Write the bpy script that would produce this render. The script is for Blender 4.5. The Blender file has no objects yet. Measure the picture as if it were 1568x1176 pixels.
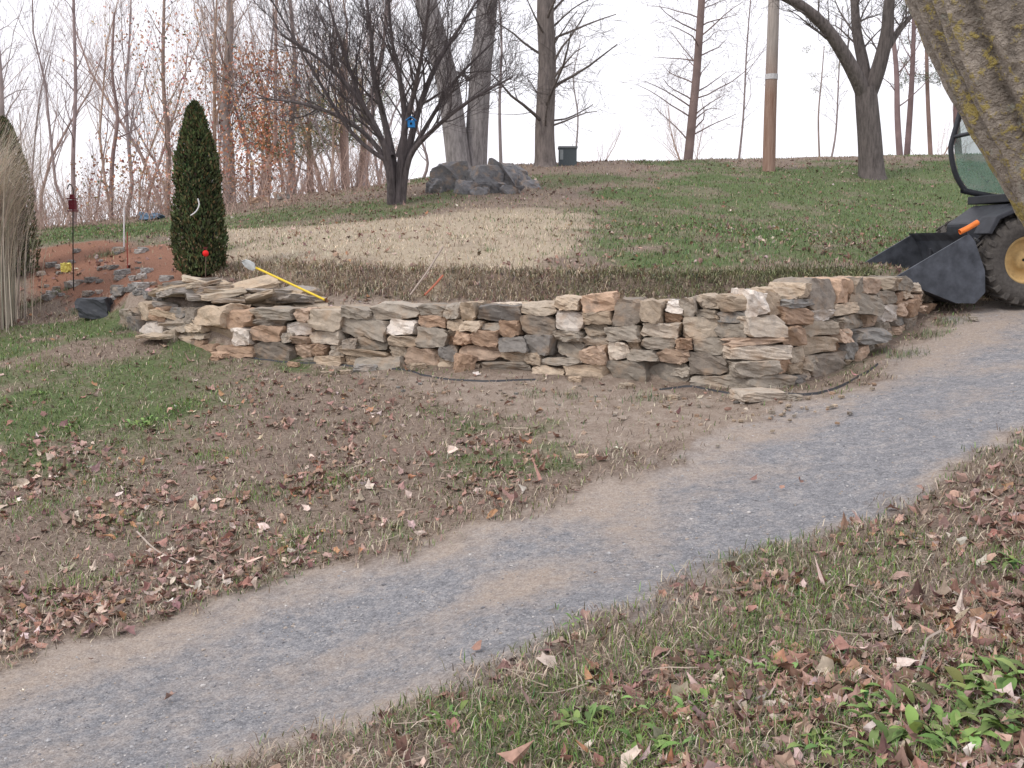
import bpy, bmesh, math, random
import numpy as np
from mathutils import Vector, Matrix
rng=np.random.default_rng(11); random.seed(11)
sc=bpy.context.scene
TH=math.radians(8); F=1524.0; CT,ST=math.cos(TH),math.sin(TH)
def P(u,v,d):
    xr=(u-784)/F; yd=(v-588)/F
    r=np.array([xr,CT-yd*ST,-ST-yd*CT]); return r*(d/r[1])
def sstep(t):
    t=np.clip(t,0,1); return t*t*(3-2*t)
# ---------------------------------------------------------------- noise
_lat={}
def vnoise(x,y,s,seed=0):
    if seed not in _lat: _lat[seed]=np.random.default_rng(1000+seed).random((256,256))
    L=_lat[seed]; X=np.asarray(x)*s; Y=np.asarray(y)*s
    i=np.floor(X).astype(int); j=np.floor(Y).astype(int); fx=sstep(X-i); fy=sstep(Y-j)
    a=L[i%256,j%256];b=L[(i+1)%256,j%256];c=L[i%256,(j+1)%256];d=L[(i+1)%256,(j+1)%256]
    return (a*(1-fx)+b*fx)*(1-fy)+(c*(1-fx)+d*fx)*fy
def fbm(x,y,s,seed=0,o=3):
    t=0;a=1;n=0
    for k in range(o):
        t=t+a*vnoise(x,y,s*2**k,seed+k); n+=a; a*=.5
    return t/n
# ---------------------------------------------------------------- terrain
def tps(pts,lam=.02):
    pts=np.array(pts,float); X=pts[:,:2]/10; n=len(X)
    r2=((X[:,None]-X[None])**2).sum(-1)
    K=np.where(r2>0,r2*np.log(r2+1e-12)*.5,0)+lam*np.eye(n)*.05
    Pm=np.c_[np.ones(n),X]; A=np.zeros((n+3,n+3)); A[:n,:n]=K; A[:n,n:]=Pm; A[n:,:n]=Pm.T
    w=np.linalg.solve(A,np.r_[pts[:,2],0,0,0])
    def f(x,y):
        x=np.asarray(x,float).ravel()/10; y=np.asarray(y,float).ravel()/10
        o=w[n]+w[n+1]*x+w[n+2]*y
        for k in range(n):
            r=(x-X[k,0])**2+(y-X[k,1])**2
            o=o+w[k]*r*np.log(r+1e-12)*.5
        return o
    return f
shared=[(-30,36,-1.0),(30,36,4.0),(-30,14,-3),(30,14,.3),(-20,0,-4),(20,0,-.4),(0,-15,-1.3),(0,0,-1.65),(-6,0,-2.9),(5,1,-1.45),
 (0,50,2.0),(16,50,2.6),(-16,50,.9),(32,50,2.5),(-32,50,-1)]
shared+=[tuple(P(*q)) for q in [(100,352,30),(300,332,32),(450,300,36),(600,282,34),(784,255,32),(950,250,33),(1200,243,36),(1400,238,37),(1560,236,38),
 (0,372,26),(1700,236,38),(1900,250,36),(1700,330,24),(-250,400,26)]]
front=[tuple(P(*q)) for q in [(0,1176,4.6),(0,1000,6.0),(0,900,7.1),(0,750,9),(0,600,12),(0,520,15),(400,800,8.1),(400,650,10.7),(400,1100,5.0),
 (784,1000,5.15),(784,800,7.4),(784,700,9),(784,620,10.8),(784,1176,4.0),(1200,700,8.4),(1200,1000,4.7),(1200,1176,3.6),(1200,860,6.3),
 (1568,600,9.5),(1568,470,14),(1568,650,8.6),(1568,750,6.9),(1568,900,5.2),(1568,1176,3.4),(1700,470,14.4),
 (1150,598,11),(784,570,12),(350,545,13.2),(180,500,14.5),(1300,562,12),(1380,512,13),(1430,470,14.2),(1480,468,14.3),(1000,588,11.4),(560,560,12.6),
 (1700,410,17),(1900,420,18)]]
back=[tuple(P(*q)) for q in [(350,405,16),(500,408,15.4),(650,410,15.2),(784,413,15),(900,418,14.8),(1050,420,14.6),(1200,412,14.6),(1300,405,15),(1420,400,16),
 (200,432,16),(100,442,16.5),(60,456,16.5),(0,482,16.8),(200,380,20),(600,335,22.5),(784,328,22.5),(1000,335,22),(1200,330,23.5),(1400,322,25),(1550,318,26),(330,350,24),(100,372,21),(608,312,25.5),
 (1480,430,15.2),(1560,430,15.6)]]
Zf_=tps(front+shared); Zb_=tps(back+shared)
WP=np.array([P(*q)[:2] for q in [(180,500,14.5),(260,525,13.8),(350,545,13.2),(560,560,12.6),(784,570,12),(1000,588,11.4),(1150,598,11),(1230,590,11.3),(1300,562,12),(1380,512,13),(1430,470,14.2)]])
ext=np.array([[-30,19],[-9,15.6]]) ; ext2=np.array([[6.5,15.6],[9,17.2],[30,22]])
WX=np.r_[ext[:,0],WP[:,0],ext2[:,0]]; WY=np.r_[ext[:,1],WP[:,1],ext2[:,1]]
def ywall(x): return np.interp(x,WX,WY)
YBX=[P(350,430,15)[0],P(600,435,14.6)[0],P(784,435,14.4)[0],P(1000,437,14.1)[0],P(1200,430,14.1)[0],7]
YBY=[15.2,14.6,14.4,14.1,13.9,14.6]
def ybank(x): return np.interp(x,YBX,YBY)+.25*(vnoise(x,x*0,.7,8)-.5)
def Z(x,y,micro=True):
    sh=np.shape(x); x=np.asarray(x,float).ravel(); y=np.asarray(y,float).ravel()
    a=Zf_(x,y); b=Zb_(x,y)
    fade=sstep((x+4.6)/1.2)*(1-sstep((x-3.6)/1.4))
    b=b-.34*fade*(1-sstep((y-ybank(x)-.12*(fbm(x,y,1.3,5)-.5)*2)/.42))
    wl=.3+2.6*sstep((-5.5-x)/1.6)+1.6*sstep((x-6.0)/1.2)
    s=sstep((y-ywall(x)-.1)/wl)
    z=a*(1-s)+b*s
    r=np.hypot(x,y-18); f=sstep((r-42)/45); z=z*(1-f)+(-7)*f
    if micro: z=z+(fbm(x,y,1.1,20)-.5)*.10+(fbm(x,y,6,30,2)-.5)*.022
    return z.reshape(sh)
def G(u,v,dmin=2.5,dmax=60):
    d=np.arange(dmin,dmax,.04); xr=(u-784)/F; yd=(v-588)/F
    Y=CT-yd*ST; x=xr/Y*d; z=(-ST-yd*CT)/Y*d
    t=Z(x,d); k=np.where(z<=t)[0]
    k=k[0] if len(k) else len(d)-1
    return np.array([x[k],d[k],t[k]])
# ---------------------------------------------------------------- mesh helpers
def make_mesh(name,V,FL,mat,col=None,smooth=False,attrs=None,parent=None,link=True):
    me=bpy.data.meshes.new(name); V=np.asarray(V,np.float32)
    me.vertices.add(len(V)); me.vertices.foreach_set("co",V.ravel())
    FL=[np.asarray(f,np.int32) for f in FL if len(f)]
    loops=np.concatenate([f.ravel() for f in FL]); sizes=np.concatenate([np.full(len(f),f.shape[1]) for f in FL])
    st=np.r_[0,np.cumsum(sizes)[:-1]].astype(np.int32)
    me.loops.add(len(loops)); me.loops.foreach_set("vertex_index",loops.astype(np.int32))
    me.polygons.add(len(sizes)); me.polygons.foreach_set("loop_start",st)
    me.polygons.foreach_set("use_smooth",np.full(len(sizes),smooth))
    me.update(calc_edges=True)
    def addc(nm,c):
        c=np.asarray(c,np.float32)
        if c.shape[1]==3: c=np.c_[c,np.ones(len(c),np.float32)]
        a=me.color_attributes.new(name=nm,type='FLOAT_COLOR',domain='POINT'); a.data.foreach_set("color",c.astype(np.float32).ravel())
    if col is not None: addc("Col",col)
    for k,c in (attrs or {}).items(): addc(k,c)
    ob=bpy.data.objects.new(name,me); me.materials.append(mat)
    if link: sc.collection.objects.link(ob)
    if parent: ob.parent=parent
    return ob
class MB:
    def __init__(s): s.V=[];s.F={};s.C=[];s.n=0
    def add(s,V,FL,col):
        V=np.asarray(V,float)
        for f in FL:
            f=np.asarray(f)
            if len(f): s.F.setdefault(f.shape[1],[]).append(f+s.n)
        c=np.asarray(col,float)
        if c.ndim==1: c=np.tile(c,(len(V),1))
        s.V.append(V); s.C.append(c); s.n+=len(V)
    def obj(s,name,mat,smooth=False,parent=None):
        return make_mesh(name,np.concatenate(s.V),[np.concatenate(f) for f in s.F.values()],mat,np.concatenate(s.C),smooth,parent=parent)
# ---------------------------------------------------------------- node helpers
class NT:
    def __init__(s,name):
        s.m=bpy.data.materials.new(name); s.m.use_nodes=True; s.t=s.m.node_tree; s.t.nodes.clear()
        s.out=s.t.nodes.new('ShaderNodeOutputMaterial'); s.b=s.t.nodes.new('ShaderNodeBsdfPrincipled')
        s.t.links.new(s.b.outputs[0],s.out.inputs[0]); s.co=s.t.nodes.new('ShaderNodeTexCoord').outputs['Object']
        s.b.inputs['Specular IOR Level'].default_value=.2
    def l(s,a,b):
        if hasattr(a,'is_output'): s.t.links.new(a,b)
        else:
            b.default_value=a
    def noise(s,sc_,det=3,rough=.6,co=None,dist=0):
        n=s.t.nodes.new('ShaderNodeTexNoise'); s.t.links.new(co or s.co,n.inputs['Vector']); n.inputs['Scale'].default_value=sc_
        n.inputs['Detail'].default_value=det; n.inputs['Roughness'].default_value=rough; n.inputs['Distortion'].default_value=dist
        return n.outputs[0]
    def vor(s,sc_,out='Color',co=None,feat='F1'):
        n=s.t.nodes.new('ShaderNodeTexVoronoi'); n.feature=feat; s.t.links.new(co or s.co,n.inputs['Vector']); n.inputs['Scale'].default_value=sc_; return n.outputs[out]
    def ramp(s,f,stops):
        n=s.t.nodes.new('ShaderNodeValToRGB'); e=n.color_ramp.elements
        while len(e)<len(stops): e.new(.5)
        for q,(p,c) in zip(e,stops):
            q.position=p; q.color=(*c,1) if len(c)==3 else c
        s.l(f,n.inputs[0]); return n.outputs[0]
    def mix(s,f,a,b,mode='MIX'):
        n=s.t.nodes.new('ShaderNodeMix'); n.data_type='RGBA'; n.blend_type=mode
        s.l(f,n.inputs[0])
        for q,i in ((a,6),(b,7)):
            if hasattr(q,'is_output'): s.t.links.new(q,n.inputs[i])
            else: n.inputs[i].default_value=(*q,1)
        return n.outputs[2]
    def math(s,op,a,b=0,clamp=False):
        n=s.t.nodes.new('ShaderNodeMath'); n.operation=op; n.use_clamp=clamp; s.l(a,n.inputs[0]); s.l(b,n.inputs[1]); return n.outputs[0]
    def attr(s,nm):
        n=s.t.nodes.new('ShaderNodeAttribute'); n.attribute_name=nm; return n.outputs['Color']
    def sep(s,c):
        n=s.t.nodes.new('ShaderNodeSeparateColor'); s.t.links.new(c,n.inputs[0]); return n.outputs
    def mapping(s,sc3,rot=(0,0,0)):
        n=s.t.nodes.new('ShaderNodeMapping'); s.t.links.new(s.co,n.inputs[0]); n.inputs['Scale'].default_value=sc3; n.inputs['Rotation'].default_value=rot; return n.outputs[0]
    def bump(s,h,st=.5,dist=.02):
        n=s.t.nodes.new('ShaderNodeBump'); n.inputs['Strength'].default_value=st; n.inputs['Distance'].default_value=dist
        s.t.links.new(h,n.inputs['Height']); s.t.links.new(n.outputs[0],s.b.inputs['Normal'])
    def fin(s,col,rough=.9,metal=0):
        s.l(col if hasattr(col,'is_output') else (*col,1),s.b.inputs['Base Color']); s.b.inputs['Roughness'].default_value=rough; s.b.inputs['Metallic'].default_value=metal; return s.m
def vcol_mat(name,nscale=8,amt=.35,rough=.9,bump=0,bd=.02,stretch=(1,1,1),det=2):
    n=NT(name); co=n.mapping(stretch); no=n.noise(nscale,det,.65,co)
    k=n.ramp(no,[(.25,(1-amt,)*3),(.75,(1+amt*.8,)*3)])
    c=n.mix(1.0,n.attr("Col"),k,'MULTIPLY')
    if bump: n.bump(no,bump,bd)
    return n.fin(c,rough)
def flat_mat(name,c,rough=.6,metal=0,amt=.2,ns=12):
    n=NT(name); no=n.noise(ns,4); k=n.ramp(no,[(.3,tuple(q*(1-amt) for q in c)),(.7,tuple(min(1,q*(1+amt)) for q in c))]); n.bump(no,.1,.01); return n.fin(k,rough,metal)
# ---------------------------------------------------------------- world masks
def poly_sd(x,y,poly):
    x=np.asarray(x,float);y=np.asarray(y,float); d=np.full(x.shape,1e9); ins=np.zeros(x.shape,bool); n=len(poly)
    for i in range(n):
        ax,ay=poly[i];bx,by=poly[(i+1)%n]; ex,ey=bx-ax,by-ay
        t=np.clip(((x-ax)*ex+(y-ay)*ey)/(ex*ex+ey*ey+1e-9),0,1)
        d=np.minimum(d,np.hypot(x-ax-t*ex,y-ay-t*ey))
        c=((ay>y)!=(by>y))&(x<(bx-ax)*(y-ay)/(by-ay+1e-12)+ax); ins^=c
    return np.where(ins,-d,d)
def line_d(x,y,pl):
    d=np.full(np.shape(x),1e9)
    for i in range(len(pl)-1):
        ax,ay=pl[i];bx,by=pl[i+1]; ex,ey=bx-ax,by-ay
        t=np.clip(((x-ax)*ex+(y-ay)*ey)/(ex*ex+ey*ey+1e-9),0,1)
        d=np.minimum(d,np.hypot(x-ax-t*ex,y-ay-t*ey))
    return d
def GL(l): return [tuple(G(*q)[:2]) for q in l]
RU=[(-20,-7),(-9,1.0)]+GL([(0,1026),(250,950),(500,868),(784,788),(1000,712),(1200,638),(1340,572),(1430,505),(1490,470)])+[(9.5,16.2),(20,20)]
RL=[(-16,-9),(-6.5,-1.5)]+GL([(330,1180),(560,1098),(784,1012),(1000,912),(1200,838),(1400,752),(1568,660)])+[(8,10.6),(13,13),(24,17)]
ROAD=RU+RL[::-1]
STRAW=GL([(330,352),(480,345),(620,336),(850,316),(885,345),(865,385),(810,425),(480,440),(360,420)])
SOILR=GL([(50,385),(150,368),(270,378),(360,420),(300,450),(180,462),(60,462)])
BARE=GL([(480,556),(640,574),(800,574),(1180,600),(1330,566),(1440,500),(1330,600),(1220,655),(1100,700),(880,680),(720,625)])
GREENR=GL([(885,330),(960,290),(1080,262),(1250,250),(1568,244),(1700,250),(1700,400),(1568,420),(1320,405),(1100,430),(900,425)])
GREENL=GL([(60,352),(330,332),(345,346),(200,362),(60,372)])
def masks(x,y):
    w=(fbm(x,y,.9,40)-.5); w2=(fbm(x,y,4,44)-.5)
    sd=poly_sd(x,y,ROAD)+w*.35+w2*.5
    road=sstep(.5-sd/.75)
    du=line_d(x,y,RU); dl=line_d(x,y,RL); t=du/(du+dl+1e-6)
    big=fbm(x,y,.45,70); med=fbm(x,y,1.1,60)
    sand=.82*sstep((.36-t)/.26)+.6*sstep((t-.84)/.16)+.6*np.exp(-((t-.60)/.09)**2)*sstep((big-.40)*4)+(med-.5)*1.3*sstep((x+3)/3)+(med-.5)*.6
    sand=np.clip(sand,0,1)
    straw=sstep(.5-(poly_sd(x,y,STRAW)+w*2.6+w2*.8)/1.5)*(.55+.6*fbm(x,y,1.2,66))
    straw=np.clip(straw,0,1)
    soil=sstep(.5-(poly_sd(x,y,SOILR)+w*.8)/.7)
    tr=((y>ywall(x)+.15)&(y<ybank(x)+.1)&(x>-5.8)&(x<5.8)).astype(float)
    bare=np.maximum(.85*sstep(.5-(poly_sd(x,y,BARE)+w*1.1+w2*1.0)/.9),tr*.8)
    gr=sstep(.5-(poly_sd(x,y,GREENR)+w*4+w2*1.2)/2.6)*(.5+.75*(fbm(x,y,.6,80)))
    gr=np.maximum(gr,.7*sstep((fbm(x,y,.35,85)-.38)*3)*(y>17))*(.6+.4*sstep((fbm(x,y,1.5,87)-.3)*4))
    gl=sstep(.5-(poly_sd(x,y,GREENL)+w*2)/1.5)
    fr=sstep((fbm(x,y,.55,90)-.37)*3.2)*(y<ywall(x)+2)
    fr2=sstep((fbm(x,y,1.8,93)-.32)*3)
    leftg=fr*fr2*(.62+.38*sstep((-x-1.5)/3))
    leftg=np.maximum(leftg,.78*sstep((-x-2)/3)*sstep((y-8)/3)*(y<17)*sstep((fbm(x,y,.8,95)-.33)*3))
    green=np.clip(np.maximum.reduce([gr*(y>ywall(x)),gl,leftg*(y<ywall(x)+.5)]),0,1)
    green=green*(1-.9*straw)*(1-soil)*(1-bare)
    return dict(road=road,sand=sand,straw=straw,soil=soil,bare=bare,green=green)
# ---------------------------------------------------------------- ground mesh
def axis(lo,hi,st,outlo,outhi,g=1.18):
    a=list(np.arange(lo,hi,st)); s=st; q=lo; pre=[]
    while q>outlo: s*=g; q-=s; pre.append(q)
    s=st; q=a[-1]; post=[]
    while q<outhi: s*=g; q+=s; post.append(q)
    return np.array(pre[::-1]+a+post)
xs=axis(-8.5,9.5,.07,-600,600,1.12)
ys=np.r_[axis(2.6,17.5,.07,-300,17.5,1.25)[:-1],np.arange(17.6,46,.28)]
q=46;s=.3;ext_=[]
while q<700: s*=1.15;q+=s;ext_.append(q)
ys=np.unique(np.r_[ys,ext_])
GX,GY=np.meshgrid(xs,ys); gx=GX.ravel(); gy=GY.ravel(); gz=Z(gx,gy); mk=masks(gx,gy)
gz=gz-.02*mk['road']
nx,ny=len(xs),len(ys); idx=np.arange(nx*ny).reshape(ny,nx)
fq=np.stack([idx[:-1,:-1],idx[:-1,1:],idx[1:,1:],idx[1:,:-1]],-1).reshape(-1,4)
n=NT("ground_mat")
A=n.sep(n.attr("MaskA")); B=n.sep(n.attr("MaskB"))
n2=n.noise(7,4,.7); n3=n.noise(55,4,.7); n4=n.noise(1.3,3)
fib=n.noise(26,4,.75,n.mapping((1,2.6,1),(0,0,.5)))
def thr(m,k=2.5,a=.9):
    return n.math('ADD',n.math('MULTIPLY',n.math('ADD',n.math('SUBTRACT',m,.5),n.math('MULTIPLY',n.math('SUBTRACT',n2,.5),a)),k),.5,True)
thatch=n.ramp(fib,[(.3,(.10,.075,.058)),(.48,(.22,.17,.135)),(.62,(.34,.275,.225)),(.8,(.50,.43,.35))])
thatch=n.mix(n.ramp(n4,[(.4,(0,0,0)),(.7,(.4,.4,.4))]),thatch,(.19,.145,.125))
green=n.ramp(fib,[(.3,(.045,.065,.025)),(.5,(.105,.145,.06)),(.65,(.19,.22,.11)),(.85,(.36,.34,.22))])
straw=n.ramp(fib,[(.25,(.20,.155,.11)),(.45,(.38,.315,.235)),(.65,(.54,.465,.36)),(.85,(.66,.59,.47))])
soil=n.ramp(n3,[(.3,(.14,.065,.045)),(.55,(.29,.15,.10)),(.8,(.42,.26,.19))])
bare=n.ramp(n.math('ADD',n.math('MULTIPLY',n3,.6),n.math('MULTIPLY',n2,.4)),[(.32,(.17,.13,.105)),(.5,(.31,.25,.205)),(.68,(.46,.40,.35))])
vc=n.sep(n.vor(110)); vc2=n.sep(n.vor(38))
peb=n.math('ADD',n.math('MULTIPLY',vc[0],.6),n.math('MULTIPLY',vc2[0],.4))
grav=n.ramp(n.math('ADD',n.math('MULTIPLY',peb,.5),n.math('MULTIPLY',n2,.5)),[(.25,(.155,.158,.17)),(.45,(.235,.238,.255)),(.6,(.31,.31,.325)),(.8,(.46,.45,.455))])
sand=n.ramp(n.math('ADD',n.math('MULTIPLY',peb,.35),n.math('MULTIPLY',n3,.65)),[(.25,(.26,.21,.18)),(.5,(.385,.325,.28)),(.8,(.52,.455,.40))])
c=n.mix(thr(A[2],1.8,1.2),thatch,green)
c=n.mix(thr(B[0],1.4,1.0),c,straw); c=n.mix(thr(B[1]),c,soil); c=n.mix(thr(B[2],1.6,1.3),c,bare)
rd=n.mix(thr(A[1],1.0,1.6),grav,sand); c=n.mix(thr(A[0],2.0,1.0),c,rd)
hh=n.math('ADD',fib,n.math('MULTIPLY',n.vor(60,'Distance'),-.4)); n.bump(hh,.7,.028)
gm=n.fin(c,.95)
make_mesh("hillside_ground",np.c_[gx,gy,gz],[fq],gm,None,True,{"MaskA":np.c_[mk['road'],mk['sand'],mk['green']],"MaskB":np.c_[mk['straw'],mk['soil'],mk['bare']]})
# ---------------------------------------------------------------- stones
bm=bmesh.new(); bmesh.ops.create_cube(bm,size=2); bmesh.ops.subdivide_edges(bm,edges=bm.edges[:],cuts=6,use_grid_fill=True)
bm.verts.ensure_lookup_table(); TV=np.array([v.co[:] for v in bm.verts]); TF=np.array([[v.index for v in f.verts] for f in bm.faces]); bm.free()
def stone(w,dp,h,rough=.06,ncut=7,cutlo=.80,skew=.10):
    p=TV.copy()
    for k in range(ncut):
        sg=np.sign(rng.normal(size=3)); nn=sg*np.array([rng.random(),rng.random()*.8,rng.random()]); 
        if k%2==0: nn=sg*np.array([1,rng.random()*.5,1.0])*rng.uniform(.7,1.3,3)
        nn/=np.linalg.norm(nn)+1e-6
        e_=np.abs(nn).sum(); c=e_*rng.uniform(cutlo,.98)
        dd=p@nn-c; p-=np.outer(np.maximum(dd,0),nn)
    p[:,2]*=1+rng.normal()*skew*p[:,0]; p[:,0]+=rng.normal()*skew*p[:,2]*min(1,h/w*2)
    p[:,1]*=1+rng.normal()*.10*p[:,2]
    ph=rng.random((6,3))*6.28; fr=rng.uniform(1.2,4.5,(6,3))
    for k in range(6):
        p+=np.outer(np.sin(p@fr[k]+ph[k,0]),rng.normal(size=3)*rough*.35)
    jj=rng.normal(size=p.shape)*.006/np.array([w/2,dp/2,h/2])*min(1,rough*16)
    return (p+np.clip(jj,-.15,.15))*np.array([w/2,dp/2,h/2])
pal=np.array([(.37,.33,.28),(.45,.385,.31),(.49,.395,.30),(.55,.455,.355),(.66,.58,.49),(.23,.215,.20),(.31,.30,.285),(.43,.30,.215),(.58,.44,.34),(.74,.68,.62),(.41,.365,.31),(.31,.27,.23),(.52,.37,.27)])
pw=np.array([11,14,14,12,9,6,6,8,10,5,9,8.,7]);pw/=pw.sum()
def pick(): return pal[rng.choice(len(pal),p=pw)]*rng.uniform(.74,1.12)
def rotz(p,a):
    c,s=math.cos(a),math.sin(a); q=p.copy(); q[:,0]=c*p[:,0]-s*p[:,1]; q[:,1]=s*p[:,0]+c*p[:,1]; return q
n=NT("fieldstone_mat"); lay=n.noise(10,4,.7,n.mapping((1,1,1.6))); bl=n.noise(4.5,3,.6); fi=n.noise(50,4,.75)
k=n.ramp(lay,[(.25,(.64,.64,.64)),(.5,(.98,.98,.98)),(.8,(1.22,1.2,1.16))])
c=n.mix(1.0,n.attr("Col"),k,'MULTIPLY')
c=n.mix(n.ramp(bl,[(.50,(0,0,0)),(.70,(.5,.5,.5))]),c,(.46,.32,.21))
c=n.mix(n.ramp(n.noise(3.1,4,.7),[(.58,(0,0,0)),(.70,(.55,.55,.55))]),c,(.17,.155,.14))
c=n.mix(n.ramp(fi,[(.55,(0,0,0)),(.8,(.45,.45,.45))]),c,(.17,.155,.14))
n.bump(n.math('ADD',n.math('MULTIPLY',lay,.8),n.math('MULTIPLY',fi,.6)),.8,.025); stone_m=n.fin(c,.92)
seg=np.hypot(*np.diff(WP,axis=0).T); S=np.r_[0,np.cumsum(seg)]; SL=S[-1]
def wpt(s): return np.array([np.interp(s,S,WP[:,0]),np.interp(s,S,WP[:,1])])
def wang(s):
    a=wpt(max(s-.25,0)); b=wpt(min(s+.25,SL)); return math.atan2(b[1]-a[1],b[0]-a[0])
tl=[(180,474),(215,468),(260,469),(350,469),(450,472),(560,468),(700,463),(784,465),(900,459),(1000,458),(1100,453),(1200,446),(1270,427),(1400,422),(1432,452)]
wd_u=[180,260,350,560,784,1000,1150,1230,1300,1380,1430]; wd_d=[14.5,13.8,13.2,12.6,12,11.4,11,11.3,12,13,14.2]
topx=[];topz=[]
for u,v in tl:
    d=np.interp(u,wd_u,wd_d); q=P(u,v,d+.05); topx.append(q[0]); topz.append(q[2])
ds=.05; nb=int(SL/ds); sb=(np.arange(nb)+.5)*ds
bp=np.array([wpt(s) for s in sb]); base=Z(bp[:,0],bp[:,1]-.05)-.03; top=np.interp(bp[:,0],topx,topz)+(vnoise(bp[:,0],bp[:,0]*0,2.2,9)-.5)*.06; top=np.maximum(top,base+.2)
sky=base.copy(); wall=MB()
HS=np.array([.09,.135,.18,.23,.29]); HP=np.array([.12,.24,.30,.22,.12])
for it in range(1500):
    rem=top-sky; i=int(np.argmax(rem+rng.random(nb)*.08))
    if rem[i]<.05:
        i=int(np.argmax(rem))
        if rem[i]<.05: break
    a=i
    while a>0 and abs(sky[a-1]-sky[i])<.045 and rem[a-1]>.03: a-=1
    b=i
    while b<nb-1 and abs(sky[b+1]-sky[i])<.045 and rem[b+1]>.03: b+=1
    L=b-a+1
    w=int(np.clip(rng.lognormal(math.log(.39),.42),.18,.85)/ds)
    if L<w+4: w=L if L<=16 else L//2
    if w<1: w=1
    a0=a if rng.random()<.5 else b-w+1
    z0=sky[a0:a0+w].mean(); r=rem[a0:a0+w].mean()
    if w<=2:
        nbh=min([sky[q] for q in (a0-1,a0+w) if 0<=q<nb]+[9]); h=max(.05,min(nbh-z0,.3,r+.03)) if nbh<9 else .1
    else:
        h=float(HS[rng.choice(5,p=HP)])*rng.uniform(.9,1.1); h=min(h,max(w*ds*.8,.09))
        if r-h<.09: h=max(r+rng.normal()*.02,.05)
        elif r-h<.12: h=r*.5
    ww=w*ds; s=(a0+w/2)*ds; c2=wpt(s); ang=wang(s); hgt=z0-base[min(i,nb-1)]
    dp=rng.uniform(.38,.52) if w>2 else .26
    off=.25+.10*max(hgt,0)+rng.normal()*.038+(.09 if w<=2 else 0)
    st=stone(ww*.985,dp,h*.985,rough=.07,ncut=10,cutlo=.77,skew=.11)
    tilt=rng.normal()*.045; st[:,2]+=st[:,0]*tilt
    st=rotz(st,ang+rng.normal()*.11); nrm=np.array([-math.sin(ang),math.cos(ang)])
    st+=np.array([c2[0]+nrm[0]*off,c2[1]+nrm[1]*off,z0+h/2])
    wall.add(st,[TF],pick()*(1.0 if w>2 else .7)); sky[a0:a0+w]=z0+h
for s in np.arange(.3,SL-.2,.42):
    if rng.random()<.85:
        j=min(int(s/ds),nb-1); c2=wpt(s); ang=wang(s); nrm=np.array([-math.sin(ang),math.cos(ang)]); h=rng.uniform(.07,.14)
        st=rotz(stone(rng.uniform(.3,.55),rng.uniform(.25,.4),h),ang+rng.normal()*.4)
        st+=np.array([c2[0]+nrm[0]*.6,c2[1]+nrm[1]*.6,top[j]-.10+rng.normal()*.025]); wall.add(st,[TF],pick())
wall.obj("stone_retaining_wall",stone_m)
core=MB(); cv=[]
for s in np.linspace(.15,SL-.15,70):
    c2=wpt(s); ang=wang(s); nr=np.array([-math.sin(ang),math.cos(ang)]); j=min(int(s/ds),nb-1)
    f=c2+nr*.24; g=c2+nr*.62; f2=c2+nr*.36
    cv+= [(f[0],f[1],base[j]-.1),(f2[0],f2[1],top[j]-.12),(g[0],g[1],top[j]-.12),(g[0],g[1],base[j]-.1)]
cf=[[4*i+k,4*i+4+k,4*i+4+(k+1)%4,4*i+(k+1)%4] for i in range(69) for k in range(4)]
core.add(cv,[np.array(cf)],(.03,.025,.021)); core.obj("wall_core_gap_shade",vcol_mat("gap_shade_dark",20,.4))  # solid backing ribbon, near-black so its colour paints shadow between the stones
loose=MB()
def put(mb,u,v,w,dp,h,rot=0,col=None,dz=0,tilt=0,**k):
    g=G(u,v); st=stone(w,dp,h,**k); st[:,2]+=st[:,0]*tilt; st=rotz(st,rot); st+=np.array([g[0],g[1],g[2]+h*.35+dz]); mb.add(st,[TF],pick() if col is None else col)
for (u,v,w,h) in [(338,548,.2,.08),(560,568,.28,.09),(712,566,.24,.2),(330,552,.12,.06),(1160,610,.5,.1),(1045,580,.25,.1),(500,575,.15,.05),(1215,612,.15,.06),(530,572,.12,.05),(880,585,.14,.06),(1030,612,.14,.05),(262,522,.2,.16),(890,700,.1,.03),(1490,490,.1,.05),(960,594,.16,.06),(640,566,.18,.08),(450,562,.14,.06)]:
    put(loose,u,v,w,w*.7,h,rng.normal()*.4)
for k in range(220):
    u=rng.uniform(380,1340); v=np.interp(u,[380,560,800,1200,1340],[552,575,588,612,575])+abs(rng.normal())*24
    w=rng.uniform(.012,.045); put(loose,u,v,w,w,w*.6,rng.random()*3,rough=.1)
loose.obj("loose_stones",stone_m)
pile=MB()
tanp=[(.50,.42,.33),(.56,.48,.38),(.42,.36,.30),(.38,.35,.32),(.54,.44,.33)]
pc=P(372,440,14.3)
for k in range(40):
    lx=rng.uniform(-1.1,1.0); hmax=max(0.0,.34*(1-abs((lx-.0)/1.15)**1.4)); ly=rng.normal()*.22
    zz=Z(pc[0]+lx,pc[1]+ly)+rng.random()*hmax*.85+.03
    st=stone(rng.uniform(.35,.75),rng.uniform(.3,.5),rng.uniform(.05,.09),rough=.05); 
    st[:,2]+=st[:,0]*rng.normal()*.12+st[:,1]*rng.normal()*.15; st=rotz(st,rng.random()*3.1)
    st+=np.array([pc[0]+lx,pc[1]+ly,zz]); pile.add(st,[TF],np.array(tanp[k%5])*rng.uniform(.8,1.1))
pile.obj("flat_stone_pile",stone_m)
rocks=MB()
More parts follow.
